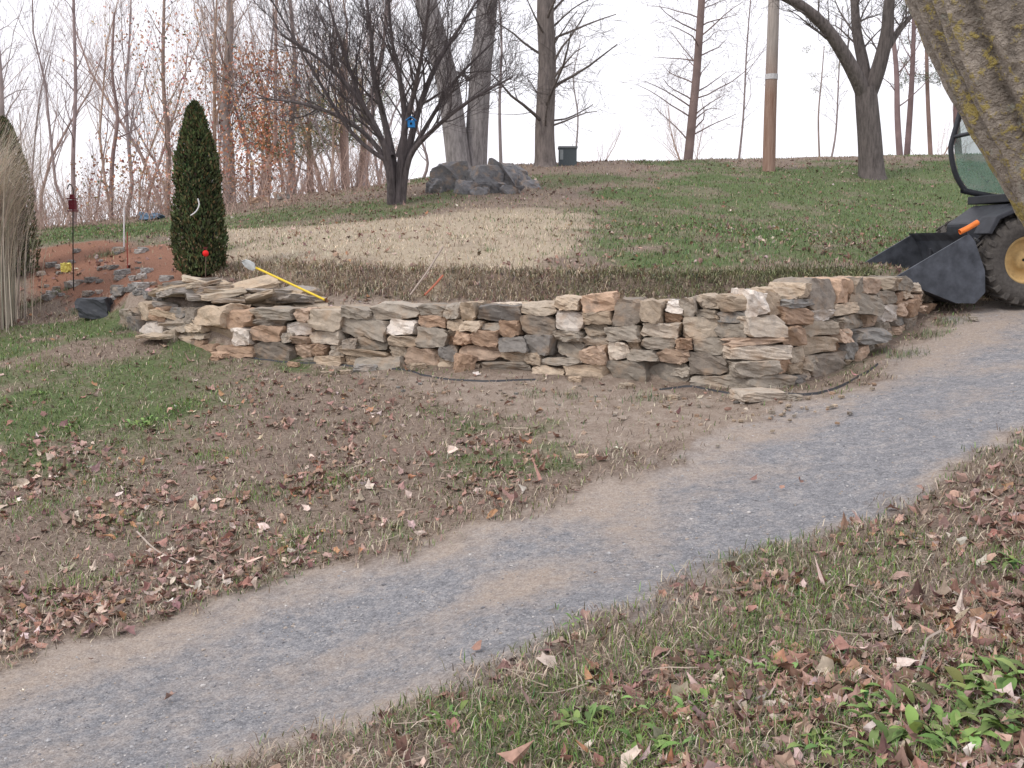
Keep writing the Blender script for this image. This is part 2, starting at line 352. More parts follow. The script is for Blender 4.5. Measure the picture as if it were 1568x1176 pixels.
for (u,v,w,h) in [(688,286,.95,.95),(668,290,.6,.5),(715,292,.6,.45),(745,284,.9,.85),(772,282,.9,.9),(795,280,.6,.6),(758,290,.6,.4),(725,286,.5,.5),(810,284,.5,.35),(735,294,.5,.3),(782,292,.5,.3)]:
    g=G(u,v+6); st=rotz(stone(w,w*.8,h,rough=.16,ncut=16,cutlo=.62),rng.normal()*.8)+np.array([g[0],g[1]+.3,g[2]+h*.25]); rocks.add(st,[TF],np.array((.20,.20,.21))*rng.uniform(.7,1.3))
rocks.obj("rock_outcrop",stone_m)
gs=MB()
for k in range(60):
    u=rng.uniform(60,260); v=rng.uniform(385,460); w=rng.uniform(.05,.24); put(gs,u,v,w,w*.8,w*.5,rng.random()*3,col=np.array((.3,.29,.28))*rng.uniform(.7,1.5))
for k in range(14):
    u=rng.uniform(290,450); put(gs,u,np.interp(u,[290,450],[318,298])+rng.normal()*3,.4,.35,.2,rng.random()*3)
gs.obj("garden_rocks",stone_m)
# ---------------------------------------------------------------- scatter helpers
def scatter(N,y0,y1,marg=.60,extra=1.0):
    y=y0*(y1/y0)**rng.random(N); x=(rng.random(N)*2-1)*(marg*y+extra); return x,y
def blades(mb,x,y,L,w,lean,col,z=None,az=None,sink=.005):
    N=len(x); z=(Z(x,y) if z is None else z)-sink
    az=rng.random(N)*6.283 if az is None else az
    h=np.c_[np.cos(az),np.sin(az),np.zeros(N)]; sd=np.c_[-np.sin(az),np.cos(az),np.zeros(N)]; up=np.array([0,0,1.])
    b=np.c_[x,y,z]; L=L[:,None]; w=np.broadcast_to(np.asarray(w,float),(N,))[:,None]; l1=lean[:,None]*.6; l2=lean[:,None]*1.25
    m=b+up*L*.55*np.cos(l1)+h*L*.55*np.sin(l1); t=m+up*L*.45*np.cos(l2)+h*L*.45*np.sin(l2)
    V=np.stack([b-sd*w,b+sd*w,m-sd*w*.75,m+sd*w*.75,t],1).reshape(-1,3)
    o=np.arange(N)[:,None]*5
    mb.add(V,[o+np.array([0,1,3,2]),o+np.array([2,3,4])],np.repeat(col,5,0))
grass_m=vcol_mat("grass_blade_mat",3,.2,.8,det=1)
leaf_m=vcol_mat("dry_leaf_mat",25,.3,.75)
def jit(base,N,a=.25,b=.08):
    return np.clip(np.asarray(base)*(1+rng.normal(size=(N,1))*a)+rng.normal(size=(N,3))*b*np.asarray(base),.005,1)
def sel(x,y,p):
    k=rng.random(len(x))<p; return x[k],y[k]
G1=MB(); 
x,y=scatter(230000,2.7,16.5); k=y<ywall(x)-.05+.9*(x<-6); x=x[k];y=y[k]; m=masks(x,y)
off=(1-sstep((m['road']-.25)/.6))*(1-.9*m['bare'])
gx_,gy_=sel(x,y,off*(.09+m['green']*.75)); N=len(gx_)
blades(G1,gx_,gy_,rng.uniform(.025,.075,N)*(1+.25*vnoise(gx_,gy_,2,7)),.0022+gy_*.00022,rng.uniform(.2,1.2,N),jit((.155,.215,.08),N,.3,.15))
tx,ty=sel(x,y,off*(.52-.27*m['green'])); N=len(tx)
pick3=np.array([(.40,.33,.25),(.28,.22,.17),(.54,.47,.37),(.18,.14,.11)])[rng.integers(0,4,N)]
blades(G1,tx,ty,rng.uniform(.04,.11,N),.0018+ty*.0002,rng.uniform(.7,1.45,N),jit(pick3,N,.2,.05))
G1.obj("lawn_grass",grass_m)
G2=MB(); x,y=scatter(150000,12.8,38,.62,2); k=y>ywall(x)+.6; x=x[k];y=y[k]; m=masks(x,y); off=(1-m['road'])*(1-m['soil']*.9)*(1-m['bare']*.8)
gx_,gy_=sel(x,y,off*m['green']*.95); N=len(gx_)
blades(G2,gx_,gy_,rng.uniform(.04,.10,N),.003+gy_*.0002,rng.uniform(.2,1.2,N),jit((.145,.205,.085),N,.3,.15))
tx,ty=sel(x,y,off*(.5-.33*m['green'])); N=len(tx); ms=masks(tx,ty)['straw'][:,None]
cc=np.array((.33,.265,.195))*(1-ms)+np.array((.54,.46,.35))*ms
blades(G2,tx,ty,rng.uniform(.04,.12,N),.003+ty*.0002,rng.uniform(.6,1.45,N),jit(cc,N,.28,.05))
N=11000; bx=rng.uniform(-4.6,5.2,N); by=ybank(bx)+rng.uniform(.05,.6,N)+(fbm(bx,bx*0,3,12)-.5)*.3; sp=sstep((bx-.6+rng.normal(size=N)*.9)/1.5)[:,None]
tcol=(1-sp)*np.array((.46,.39,.30))+sp*np.array((.25,.26,.15))
blades(G2,bx,by,rng.uniform(.06,.26,N),np.full(N,.005),rng.uniform(.6,2.2,N),jit(tcol,N,.35,.08),az=-math.pi/2+rng.normal(size=N)*.9)
G2.obj("hill_grass",grass_m)
# leaves
ang_=np.linspace(0,2*math.pi,11)[:-1]; rad_=np.array([1.0,.68,.88,.60,.74,.5,.74,.60,.88,.68])
LT=np.r_[[[0,0]],np.c_[np.cos(ang_)*rad_,np.sin(ang_)*rad_*.72]]
LFc=np.array([[0,1+i,1+(i+1)%10] for i in range(10)])
def leaves(mb,x,y,size,col,z=None,tilt=.45,curl=.5):
    N=len(x); z=Z(x,y) if z is None else z
    lx=LT[None,:,0]*np.ones((N,1)); ly=LT[None,:,1]*rng.uniform(.65,1.15,(N,1))
    lx=lx*(1+.13*rng.normal(size=lx.shape)); ly=ly*(1+.13*rng.normal(size=ly.shape))
    c1=rng.normal(size=(N,1))*curl+.25; c2=rng.normal(size=(N,1))*curl+.35
    lz=c1*lx**2+c2*ly**2*1.3+rng.normal(size=lx.shape)*.07
    p=np.stack([lx,ly,lz],-1)*size[:,None,None]
    a=rng.normal(size=N)*tilt; b=rng.normal(size=N)*tilt; g=rng.random(N)*6.283
    def rot(p,i,j,t):
        c,s=np.cos(t)[:,None],np.sin(t)[:,None]; q=p.copy(); q[...,i]=c*p[...,i]-s*p[...,j]; q[...,j]=s*p[...,i]+c*p[...,j]; return q
    p=rot(p,1,2,a);p=rot(p,0,2,b);p=rot(p,0,1,g)
    low=p[...,2].min(1); p+=np.stack([x,y,z-low*.75+.004],-1)[:,None,:]
    V=p.reshape(-1,3); o=(np.arange(N)*11)[:,None,None]; mb.add(V,[(LFc[None]+o).reshape(-1,3)],np.repeat(col,11,0))
lp=np.array([(.32,.19,.15),(.41,.28,.23),(.22,.135,.11),(.54,.43,.38),(.42,.23,.135),(.36,.235,.195),(.66,.57,.51),(.27,.175,.16)]); lw=np.array([.25,.2,.14,.12,.04,.15,.03,.07])
BAND=GL([(-60,1000),(-60,640),(100,620),(200,660),(360,600),(620,590),(760,640),(850,700),(780,770),(500,850),(250,930)])
BANDR=GL([(1568,700),(1750,700),(1750,1250),(1250,1250),(760,1250),(900,1140),(1050,960),(1280,880),(1430,770)])
x,y=scatter(80000,2.7,15.5); k=y<ywall(x)-.08; x=x[k];y=y[k]; m=masks(x,y)
band=sstep(.5-(poly_sd(x,y,BAND)+(fbm(x,y,.8,51)-.5)*1.5)/1.2); bandr=sstep(.5-(poly_sd(x,y,BANDR)+(fbm(x,y,1.2,52)-.5)*1.0)/.8)
clump=sstep((fbm(x,y,1.2,53,3)-.42)*6)
pr=(.06+.9*np.maximum(band,.95*bandr)*(.08+.92*clump)+.14*sstep((fbm(x,y,.9,57)-.45)*4))*(1-.988*sstep((m['road']-.2)/.4))*(1-.9*m['bare'])*(1-.45*m['green'])
x,y=sel(x,y,pr*.60); N=len(x); FLv=MB()
leaves(FLv,x,y,np.clip(rng.lognormal(math.log(.043),.32,N),.022,.08),jit(lp[rng.choice(8,p=lw,size=N)],N,.2,.05),tilt=.4)
FLv.obj("fallen_leaves",leaf_m)
FL2=MB(); x,y=scatter(16000,13,36,.62,2); k=(y>ywall(x)+.5); x=x[k];y=y[k]; m=masks(x,y); cl=sstep((fbm(x,y,.35,58)-.35)*4)
x,y=sel(x,y,(1-.75*m['straw'])*(.10+.38*cl)*(1-m['road'])); N=len(x)
leaves(FL2,x,y,rng.uniform(.035,.075,N),jit(lp[rng.choice(8,p=lw,size=N)]*.9,N,.25,.05)); FL2.obj("hill_fallen_leaves",leaf_m)
bmx=bmesh.new(); bmesh.ops.create_icosphere(bmx,subdivisions=1,radius=1); IV=np.array([v.co[:] for v in bmx.verts]); IF=np.array([[v.index for v in f.verts] for f in bmx.faces]); bmx.free()
x,y=scatter(50000,2.7,15,.6,1); m=masks(x,y); x,y=sel(x,y,m['road']*(.2+.5*(1-m['sand']))+.4*m['bare']*(y<ywall(x))); N=len(x)
sz=np.clip(rng.lognormal(math.log(.0042),.5,N),.002,.017)*(.8+y*.03); V=IV[None]*(1+.2*rng.normal(size=(N,12,1)))*np.array([1,.9,.6])*sz[:,None,None]
V=V+np.stack([x,y,Z(x,y)-.018],-1)[:,None]; gc=np.array([(.30,.30,.315),(.42,.42,.43),(.20,.20,.215),(.52,.50,.49),(.38,.33,.29)])[rng.integers(0,5,N)]
GR=MB(); GR.add(V.reshape(-1,3),[(IF[None]+(np.arange(N)*12)[:,None,None]).reshape(-1,3)],np.repeat(gc,12,0)); GR.obj("driveway_gravel",vcol_mat("gravel_mat",40,.2),smooth=False)
# ---------------------------------------------------------------- tubes / trees
def tubes_to(mb,tubes,col,sidesf=None,cv=.1):
    groups={}
    for pts,rad in tubes:
        r=max(rad); sd=12 if r>.08 else (6 if r>.025 else (4 if r>.01 else 3))
        groups.setdefault((len(pts),sd),[]).append((pts,rad))
    for (n_,sd),g in groups.items():
        Pn=np.array([q[0] for q in g]); R=np.array([q[1] for q in g]); T=len(g)
        tg=np.gradient(Pn,axis=1); tg/=np.linalg.norm(tg,axis=2,keepdims=True)+1e-9
        md=tg.mean(1); rf=rng.normal(size=(T,3)); rf=np.cross(md,rf); rf/=np.linalg.norm(rf,axis=1,keepdims=True)+1e-9
        rf=rf[:,None,:]; u=rf-tg*(tg*rf).sum(-1,keepdims=True); u/=np.linalg.norm(u,axis=2,keepdims=True)+1e-9; v=np.cross(tg,u)
        a=np.arange(sd)/sd*2*math.pi
        V=Pn[:,:,None]+R[:,:,None,None]*(u[:,:,None]*np.cos(a)[None,None,:,None]+v[:,:,None]*np.sin(a)[None,None,:,None])
        base_=(np.arange(T)*n_*sd)[:,None,None]+(np.arange(n_-1)*sd)[None,:,None]; k=np.arange(sd)[None,None]; k2=(k+1)%sd
        f=np.stack([base_+k,base_+k2,base_+sd+k2,base_+sd+k],-1).reshape(-1,4)
        C=np.repeat(np.asarray(col)[None]*(1+cv*rng.normal(size=(T,1))),n_*sd,0)
        mb.add(V.reshape(-1,3),[f],C)
def grow(tb,p,d,L,r,lvl,mx,o):
    n_=6 if lvl<mx else 4; pts=[p]; d=np.array(d,float); d/=np.linalg.norm(d)
    for i in range(n_-1):
        d=d+rng.normal(size=3)*o.get('wander',.18)+np.array([0,0,o.get('up',.08)]); d/=np.linalg.norm(d); pts.append(pts[-1]+d*L/(n_-1))
    pts=np.array(pts); t=np.linspace(0,1,n_); rad=r*(1-t*(1-o.get('tip',.3))) if lvl<mx else r*(1-.7*t); rad=np.maximum(rad,.004)
    tb.append((pts,rad)); 
    if lvl>=mx:
        if 'tips' in o: o['tips'].append(pts[-1])
        return
    twigs(tb,pts,rad,L,lvl,mx,o)
def twigs(tb,pts,rad,L,lvl,mx,o,t0=.22):
    k=o['k'][min(lvl,len(o['k'])-1)]; n_=len(pts); rc=o.get('rcap',9)
    for c in range(k):
        t=t0+(1-t0)*((c+rng.random())/k); f=t*(n_-1); i=min(int(f),n_-2); q=pts[i]+(pts[i+1]-pts[i])*(f-i); rr=rad[i]+(rad[i+1]-rad[i])*(f-i)
        d=pts[i+1]-pts[i]; d/=np.linalg.norm(d)+1e-9; pr=np.cross(d,rng.normal(size=3)); pr/=np.linalg.norm(pr)+1e-9
        a=rng.uniform(*o.get('ang',(.5,1.0))); nd=d*math.cos(a)+pr*math.sin(a); nd[2]+=o.get('lift',0)
        Lc=L*o.get('lr',.55)*(1.15-.5*t)*rng.uniform(.7,1.3)
        grow(tb,q,nd,Lc,min(rr*o.get('rr',.55)*(rng.uniform(.6,1.1)),Lc*.022,rc),lvl+1,mx,o)
def spline(pl,m=4):
    pl=np.array(pl,float); n_=len(pl); out=[]
    for i in range(n_-1):
        p0=pl[max(i-1,0)];p1=pl[i];p2=pl[i+1];p3=pl[min(i+2,n_-1)]
        for t in np.arange(m)/m: out.append(.5*((2*p1)+(-p0+p2)*t+(2*p0-5*p1+4*p2-p3)*t*t+(-p0+3*p1-3*p2+p3)*t**3))
    out.append(pl[-1]); return np.array(out)
def limb(tb,pix,d,r0,r1,o,mx,L=None,dy=0.,lvl=0,t0=.3,flare=0):
    n_=len(pix); pts=[P(u,v,d+dy*i/(n_-1)) for i,(u,v) in enumerate(pix)]; pts=spline(pts)
    t=np.linspace(0,1,len(pts)); rad=r0+(r1-r0)*t
    if flare: rad=rad*(1+flare*np.exp(-t*14))
    tb.append((pts,rad)); Lt=np.linalg.norm(np.diff(pts,axis=0),axis=1).sum()
    if mx>0: twigs(tb,pts,rad,L or Lt*.8,lvl,mx,o,t0)
n=NT("bark_mat"); bn=n.noise(14,4,.7,n.mapping((1,1,.18)))
k=n.ramp(bn,[(.3,(.5,.5,.5)),(.55,(1,1,1)),(.8,(1.4,1.38,1.35))]); c=n.mix(1.0,n.attr("Col"),k,'MULTIPLY')
n.bump(bn,1,.05); bark=n.fin(c,.95)
twig_m=vcol_mat("twig_bark",2,.25,.95,det=1)
BK=(.13,.112,.115)
g=G(608,313); d0=g[1]; tb=[]; o=dict(k=[16,7,5],wander=.13,up=.07,lr=.64,rr=.5,ang=(.35,.9),lift=.10)
for pix,r,dy in [([(600,315),(597,262),(585,215),(548,150),(495,95),(430,52)],.115,-1.2),([(603,315),(602,250),(588,182),(572,115),(568,55),(555,-60)],.12,.6),
 ([(609,315),(614,250),(620,185),(612,120),(600,60),(590,-70)],.12,-.6),([(613,315),(622,250),(640,172),(668,100),(702,45),(745,-20)],.12,1.0),
 ([(616,312),(627,242),(662,200),(718,155),(785,118)],.09,-1),([(598,312),(590,245),(540,190),(468,160),(395,150)],.09,1.3),
 ([(610,240),(632,150),(648,70),(662,-40)],.08,-1.8),([(600,240),(560,170),(520,60),(490,-40)],.08,1.8),([(597,250),(540,205),(480,110),(410,-10)],.07,0),([(620,250),(655,190),(700,120),(760,60)],.07,.8)]:
    limb(tb,pix,d0,r,.02,o,3,L=2.5,dy=dy,t0=.34)
mb=MB(); tubes_to(mb,tb,BK); mb.obj("multistem_ornamental_tree",bark,True)
def prim_box(mb,c,s,col,rot=None):
    v=np.array([[x,y,z] for x in(-.5,.5) for y in(-.5,.5) for z in(-.5,.5)])*np.array(s)
    if rot is not None: v=v@np.array(Matrix.Rotation(rot,3,'Y')).T
    mb.add(v+np.array(c),[np.array([[0,1,3,2],[4,6,7,5],[0,4,5,1],[2,3,7,6],[0,2,6,4],[1,5,7,3]])],col)
bh=MB(); c0=P(630,190,d0-.35); prim_box(bh,c0,(.17,.17,.17),(.03,.22,.55)); prim_box(bh,c0+[-.055,0,.125],(.17,.24,.02),(.04,.25,.6),-.6); prim_box(bh,c0+[.055,0,.125],(.17,.24,.02),(.04,.25,.6),.6)
prim_box(bh,c0+[0,-.09,.0],(.05,.012,.05),(.01,.01,.01)); prim_box(bh,c0+[0,.13,0],(.04,.12,.04),(.1,.08,.07)); bh.obj("birdhouse",vcol_mat("painted_wood",20,.15,.6))
d1=31.5; tb=[]; o=dict(k=[6,6,5,4],wander=.2,up=.05,lr=.6,rr=.5,ang=(.6,1.1),lift=.1,rcap=.09)
limb(tb,[(708,275),(703,255),(696,200),(686,130),(668,60),(650,-10),(630,-120),(610,-260)],d1,.39,.31,o,3,L=4.5,t0=.35,flare=.25)
limb(tb,[(728,275),(728,255),(731,190),(736,110),(743,40),(749,-30),(760,-160),(765,-300)],d1+.3,.37,.29,o,3,L=4.5,t0=.35,flare=.25)
mb=MB(); tubes_to(mb,tb,(.32,.30,.30),cv=.05); mb.obj("twin_trunk_tree",bark,True)
d2=31.5; tb=[]; o=dict(k=[34,6,5],wander=.14,up=.03,lr=.55,rr=.34,ang=(.7,1.3),lift=.05,rcap=.06)
limb(tb,[(835,262),(835,248),(834,200),(836,150),(838,90),(835,20),(838,-60),(840,-200)],d2,.33,.24,o,3,L=4.2,t0=.25,flare=.75)
mb=MB(); tubes_to(mb,tb,(.19,.165,.155)); mb.obj("oak_tree",bark,True)
tb=[]; o=dict(k=[34,7,4],wander=.13,up=.02,lr=.6,rr=.3,ang=(.8,1.3),lift=-.02,rcap=.03)
limb(tb,[(1050,262),(1054,240),(1060,180),(1066,120),(1071,50),(1076,-30),(1080,-140)],37,.18,.11,o,3,L=3.4,t0=.22)
mb=MB(); tubes_to(mb,tb,(.22,.165,.155)); mb.obj("bare_tree",twig_m,True)
g=G(1335,274,15,36); d3=g[1]+.2; tb=[]; o=dict(k=[11,7,4],wander=.16,up=.06,lr=.55,rr=.5,ang=(.5,1.1),lift=.05,rcap=.06)
limb(tb,[(1335,280),(1332,220),(1328,170),(1325,135)],d3,.38,.32,o,0,flare=.3)
limb(tb,[(1325,150),(1312,120),(1290,80),(1262,40),(1225,8),(1170,-20)],d3,.24,.12,o,3,L=3,dy=-1)
limb(tb,[(1328,150),(1322,100),(1312,50),(1308,0),(1300,-80)],d3,.2,.09,o,3,L=3,dy=1)
limb(tb,[(1328,150),(1345,105),(1358,50),(1362,0),(1380,-90)],d3,.25,.12,o,3,L=3,dy=-.5)
limb(tb,[(1350,90),(1375,50),(1400,20),(1440,-20)],d3,.1,.04,o,2,L=2.2,dy=.7)
mb=MB(); tubes_to(mb,tb,(.16,.14,.135)); mb.obj("forked_tree",bark,True)
def slender(name,pix,d,r,col,kk=14,L=2.8,pine=False,lift=.1):
    tb=[]; o=dict(k=[kk,5,3],wander=.15,up=.05,lr=.55,rr=.4,ang=(.45,1.0),lift=lift,tips=[],rcap=.035)
    limb(tb,pix,d,r,r*.4,o,3,L=L,t0=.3); mb=MB(); tubes_to(mb,tb,col); mb.obj(name,twig_m,True); return o['tips']
slender("bare_tree",[(1378,244),(1374,180),(1372,100),(1362,20),(1350,-80)],40,.13,(.22,.16,.16))
slender("bare_tree",[(1388,244),(1394,160),(1398,80),(1400,0),(1404,-90)],42,.13,(.22,.16,.16))
slender("bare_tree",[(1468,244),(1464,160),(1470,60),(1466,-60)],42,.15,(.18,.12,.12))
slender("bare_tree",[(1130,256),(1138,180),(1143,80),(1150,-10)],48,.06,(.3,.25,.25))
slender("bare_tree",[(767,250),(765,160),(768,60),(760,-40)],40,.07,(.3,.26,.26))
slender("bare_tree",[(1272,247),(1280,200),(1284,120),(1290,10)],46,.05,(.3,.25,.25))
slender("bare_tree",[(880,250),(885,180),(878,120),(890,60)],46,.05,(.34,.3,.3))
slender("bare_tree",[(115,350),(112,250),(116,130),(113,0),(118,-80)],34,.08,(.28,.22,.22),16)
slender("bare_tree",[(170,350),(172,250),(180,180),(172,110),(175,20)],38,.09,(.3,.22,.21),16)
slender("bare_tree",[(255,335),(258,230),(250,120),(252,-20)],40,.12,(.32,.25,.22),18)
slender("bare_tree",[(352,315),(350,230),(345,160),(352,60),(350,-60)],40,.25,(.30,.26,.25),24,4)
slender("bare_tree",[(20,365),(5,200),(0,100),(-10,0)],34,.11,(.32,.27,.26),14)
slender("bare_tree",[(640,290),(655,250),(640,200),(630,150)],34,.06,(.3,.25,.25),10)
slender("bare_tree",[(450,305),(446,200),(452,100),(440,-40)],42,.15,(.28,.23,.22),18,3.5)
def needles(mb,cs,R,per,col,L=.22,w=.012):
    for c0 in cs:
        N=per; q=rng.normal(size=(N,3)); q/=np.linalg.norm(q,axis=1,keepdims=True); q[:,2]*=.5; b=np.array(c0)+q*R*rng.random((N,1))**.5
        d=rng.normal(size=(N,3))+q; d/=np.linalg.norm(d,axis=1,keepdims=True); s=np.cross(d,rng.normal(size=(N,3))); s/=np.linalg.norm(s,axis=1,keepdims=True)
        V=np.stack([b-s*w,b+s*w,b+d*L],1).reshape(-1,3); mb.add(V,[np.arange(3*N).reshape(-1,3)],np.repeat(jit(col,N,.3,.1),3,0))
for k,(pix,d,cl) in enumerate([([(530,300),(526,230),(524,150),(528,60)],42,[(530,205),(505,190),(545,215),(520,170),(500,150),(545,160)]),
 ([(555,300),(557,200),(552,120)],44,[(560,180),(570,205),(545,140),(575,150)]),([(476,300),(474,240),(473,180)],44,[(470,235),(455,220),(490,215),(440,200),(500,200)]),
 ([(408,300),(412,240),(408,190)],44,[(405,215),(425,205),(390,225),(430,235)])]):
    mb=MB(); tb=[]; o=dict(k=[10,4],wander=.15,up=.02,lr=.45,rr=.4,ang=(.9,1.4),tips=[]); limb(tb,pix,d,.17,.08,o,1,L=3,t0=.3); tubes_to(mb,tb,(.24,.17,.15))
    needles(mb,[P(u,v,d+rng.normal()*.6) for u,v in cl]+[t for t in o['tips'] if rng.random()<.8],.7,200,(.17,.19,.085)); mb.obj("pine_tree",twig_m)
mb=MB(); tb=[]; o=dict(k=[8,3],wander=.12,up=.0,lr=.4,rr=.4,ang=(1,1.4),tips=[]); limb(tb,[(1425,244),(1420,140),(1418,40),(1415,-60)],44,.10,.05,o,1,L=3,t0=.4); tubes_to(mb,tb,(.24,.17,.15))
needles(mb,[P(u,v,44+rng.normal()*.5) for u,v in [(1410,120),(1440,125),(1390,95),(1430,100),(1380,128),(1450,20),(1400,15),(1425,118),(1445,112)]]+o['tips'],.45,110,(.13,.16,.10)); mb.obj("pine_tree",twig_m)
mb=MB(); tb=[]; o=dict(k=[7,3],wander=.12,up=.0,lr=.4,rr=.4,ang=(1,1.4),tips=[]); limb(tb,[(1255,250),(1253,180),(1258,120),(1262,70)],46,.05,.02,o,1,L=2.4,t0=.5); tubes_to(mb,tb,(.3,.24,.22))
needles(mb,o['tips'],.35,50,(.20,.19,.12),.18,.01); mb.obj("pine_tree",twig_m)
woods=MB(); o=dict(k=[16,6,4],wander=.13,up=.1,lr=.42,rr=.42,ang=(.35,.8),lift=.18)
vari=[]
for k in range(7):
    tb=[]; h=rng.uniform(8,13); grow(tb,np.zeros(3),(rng.normal()*.06,rng.normal()*.06,1),h,rng.uniform(.06,.13),0,3,o); m_=MB(); tubes_to(m_,tb,(1,1,1),cv=.05)
    vari.append((np.concatenate(m_.V),[np.concatenate(f) for f in m_.F.values()],np.concatenate(m_.C)))
def place_tree(x,y,s,col):
    V,F_,C=vari[rng.integers(0,7)]; q=rotz(V,rng.random()*6.28)*s+np.array([x,y,float(Z(x,y))-.1]); woods.add(q,F_,C*np.asarray(col)); 
cols=[(.36,.30,.30),(.42,.32,.29),(.32,.27,.27),(.46,.35,.29)]  # bark tones paled and pinked: sky bloom and haze put into the colour
for k in range(80):
    d=rng.uniform(38,72); u=rng.uniform(-200,600) if k<70 else rng.uniform(590,1600)
    if u>600: d=rng.uniform(50,70); 
    p=P(u,330,d); place_tree(p[0],p[1],rng.uniform(.55,1.15)*(1 if u<600 else .6),cols[rng.integers(0,4)])
woods.obj("distant_woods",twig_m)
br=MB(); tb=[]
for k in range(380):
    u=rng.uniform(-100,600); d=rng.uniform(30,46); p=P(u,330,d); z0=float(Z(p[0],p[1])); L=rng.uniform(.6,2.6)
    for j in range(3): grow(tb,np.array([p[0]+rng.normal()*.3,p[1],z0]),(rng.normal()*.4,rng.normal()*.4,1),L*rng.uniform(.5,1),.012,1,2,dict(k=[4,4],wander=.2,up=.05,lr=.5,rr=.7,ang=(.3,.8)))
tubes_to(br,tb,(.40,.29,.25),cv=.2); br.obj("woodland_brush",twig_m)
fo=MB()
def foliage(cs,R,per,col,sz):
    for c0 in cs:
        q=rng.normal(size=(per,3))*R*.5+c0; leaves(fo,q[:,0],q[:,1],rng.uniform(sz*.6,sz,per),jit(col,per,.3,.1),z=q[:,2],tilt=1.2)
foliage([P(rng.normal(385,34),rng.uniform(80,285),39+rng.normal()*1.5) for k in range(110)],.8,22,(.50,.25,.155),.095)
foliage([P(rng.normal(270,55),rng.uniform(20,290),39+rng.normal()*2) for k in range(110)],1.1,14,(.62,.40,.31),.085)
foliage([P(rng.normal(455,40),rng.uniform(90,230),41+rng.normal()*1.5) for k in range(45)],.8,13,(.55,.40,.22),.085)
foliage([P(rng.uniform(120,430),rng.uniform(245,315),36+rng.normal()*2) for k in range(80)],.9,16,(.44,.26,.18),.085)
fo.obj("autumn_oak_foliage",leaf_m)
# ---------------------------------------------------------------- foreground trunk
cen=[(1930,1150),(1900,950),(1860,720),(1805,500),(1757,345),(1703,235),(1640,125),(1580,10),(1530,-110),(1480,-260),(1400,-520),(1300,-900)]
pts=spline([P(u,v,4.0) for u,v in cen],10); M=len(pts); sd=110
tg=np.gradient(pts,axis=0); tg/=np.linalg.norm(tg,axis=1,keepdims=True); rf=np.array([0,1,0.]); u_=rf-tg*(tg@rf)[:,None]; u_/=np.linalg.norm(u_,axis=1,keepdims=True); v_=np.cross(tg,u_)
a=np.arange(sd)/sd*2*math.pi; arc=np.r_[0,np.cumsum(np.linalg.norm(np.diff(pts,axis=0),axis=1))]
AA,SS=np.meshgrid(a,arc)
cx,cy=np.cos(AA)*.9,np.sin(AA)*.9
def rn(f,fs,seed):
    return fbm(cx*f+SS*fs+50,cy*f+SS*fs*.7+50,1,seed,3)
rid=1-np.abs(rn(7,1.6,200)-.5)*4; rid2=rn(14,4,210)
R=.36*(1+.25*np.exp(-SS*2.2))+.035*rid+.02*(rid2-.5)+.03*(rn(1.5,.8,220)-.5)
V=pts[:,None]+R[...,None]*(u_[:,None]*np.cos(AA)[...,None]+v_[:,None]*np.sin(AA)[...,None])
ii=np.arange(M*sd).reshape(M,sd); f=np.stack([ii[:-1],np.roll(ii,-1,1)[:-1],np.roll(ii,-1,1)[1:],ii[1:]],-1).reshape(-1,4)
bc=np.clip(.55+.45*rid,.2,1)[...,None]*np.array((.52,.46,.40))
n=NT("lichen_bark_mat"); bn=n.noise(22,5,.7); ln=n.noise(6,5,.75); ln2=n.noise(30,4,.7)
c=n.mix(1.0,n.attr("Col"),n.ramp(bn,[(.3,(.5,.5,.5)),(.7,(1.25,1.25,1.25))]),'MULTIPLY')
lm=n.math('ADD',n.math('MULTIPLY',ln,.6),n.math('MULTIPLY',ln2,.4))
c=n.mix(n.ramp(lm,[(.51,(0,0,0)),(.56,(.85,.85,.85))]),c,(.50,.41,.13)); c=n.mix(n.ramp(n.noise(9,4,.7),[(.6,(0,0,0)),(.68,(.6,.6,.6))]),c,(.50,.52,.46))
n.bump(n.math('ADD',bn,ln2),1,.03)
lb=n.fin(c,.95)
trunkmb=MB(); trunkmb.add(V.reshape(-1,3),[f],bc.reshape(-1,3)); fgt=trunkmb.obj("foreground_tree",lb,True)
tb=[]; o=dict(k=[7,5,4],wander=.16,up=.06,lr=.5,rr=.45,ang=(.5,1.1),lift=.1); topp=pts[-1]
for k in range(4): grow(tb,topp-tg[-1]*.1,(rng.normal()*.5,rng.normal()*.5+.1,1),4,.2,0,2,o)
cm=MB(); tubes_to(cm,tb,(.3,.26,.23)); cm.obj("crown_limbs",bark,True,parent=fgt)
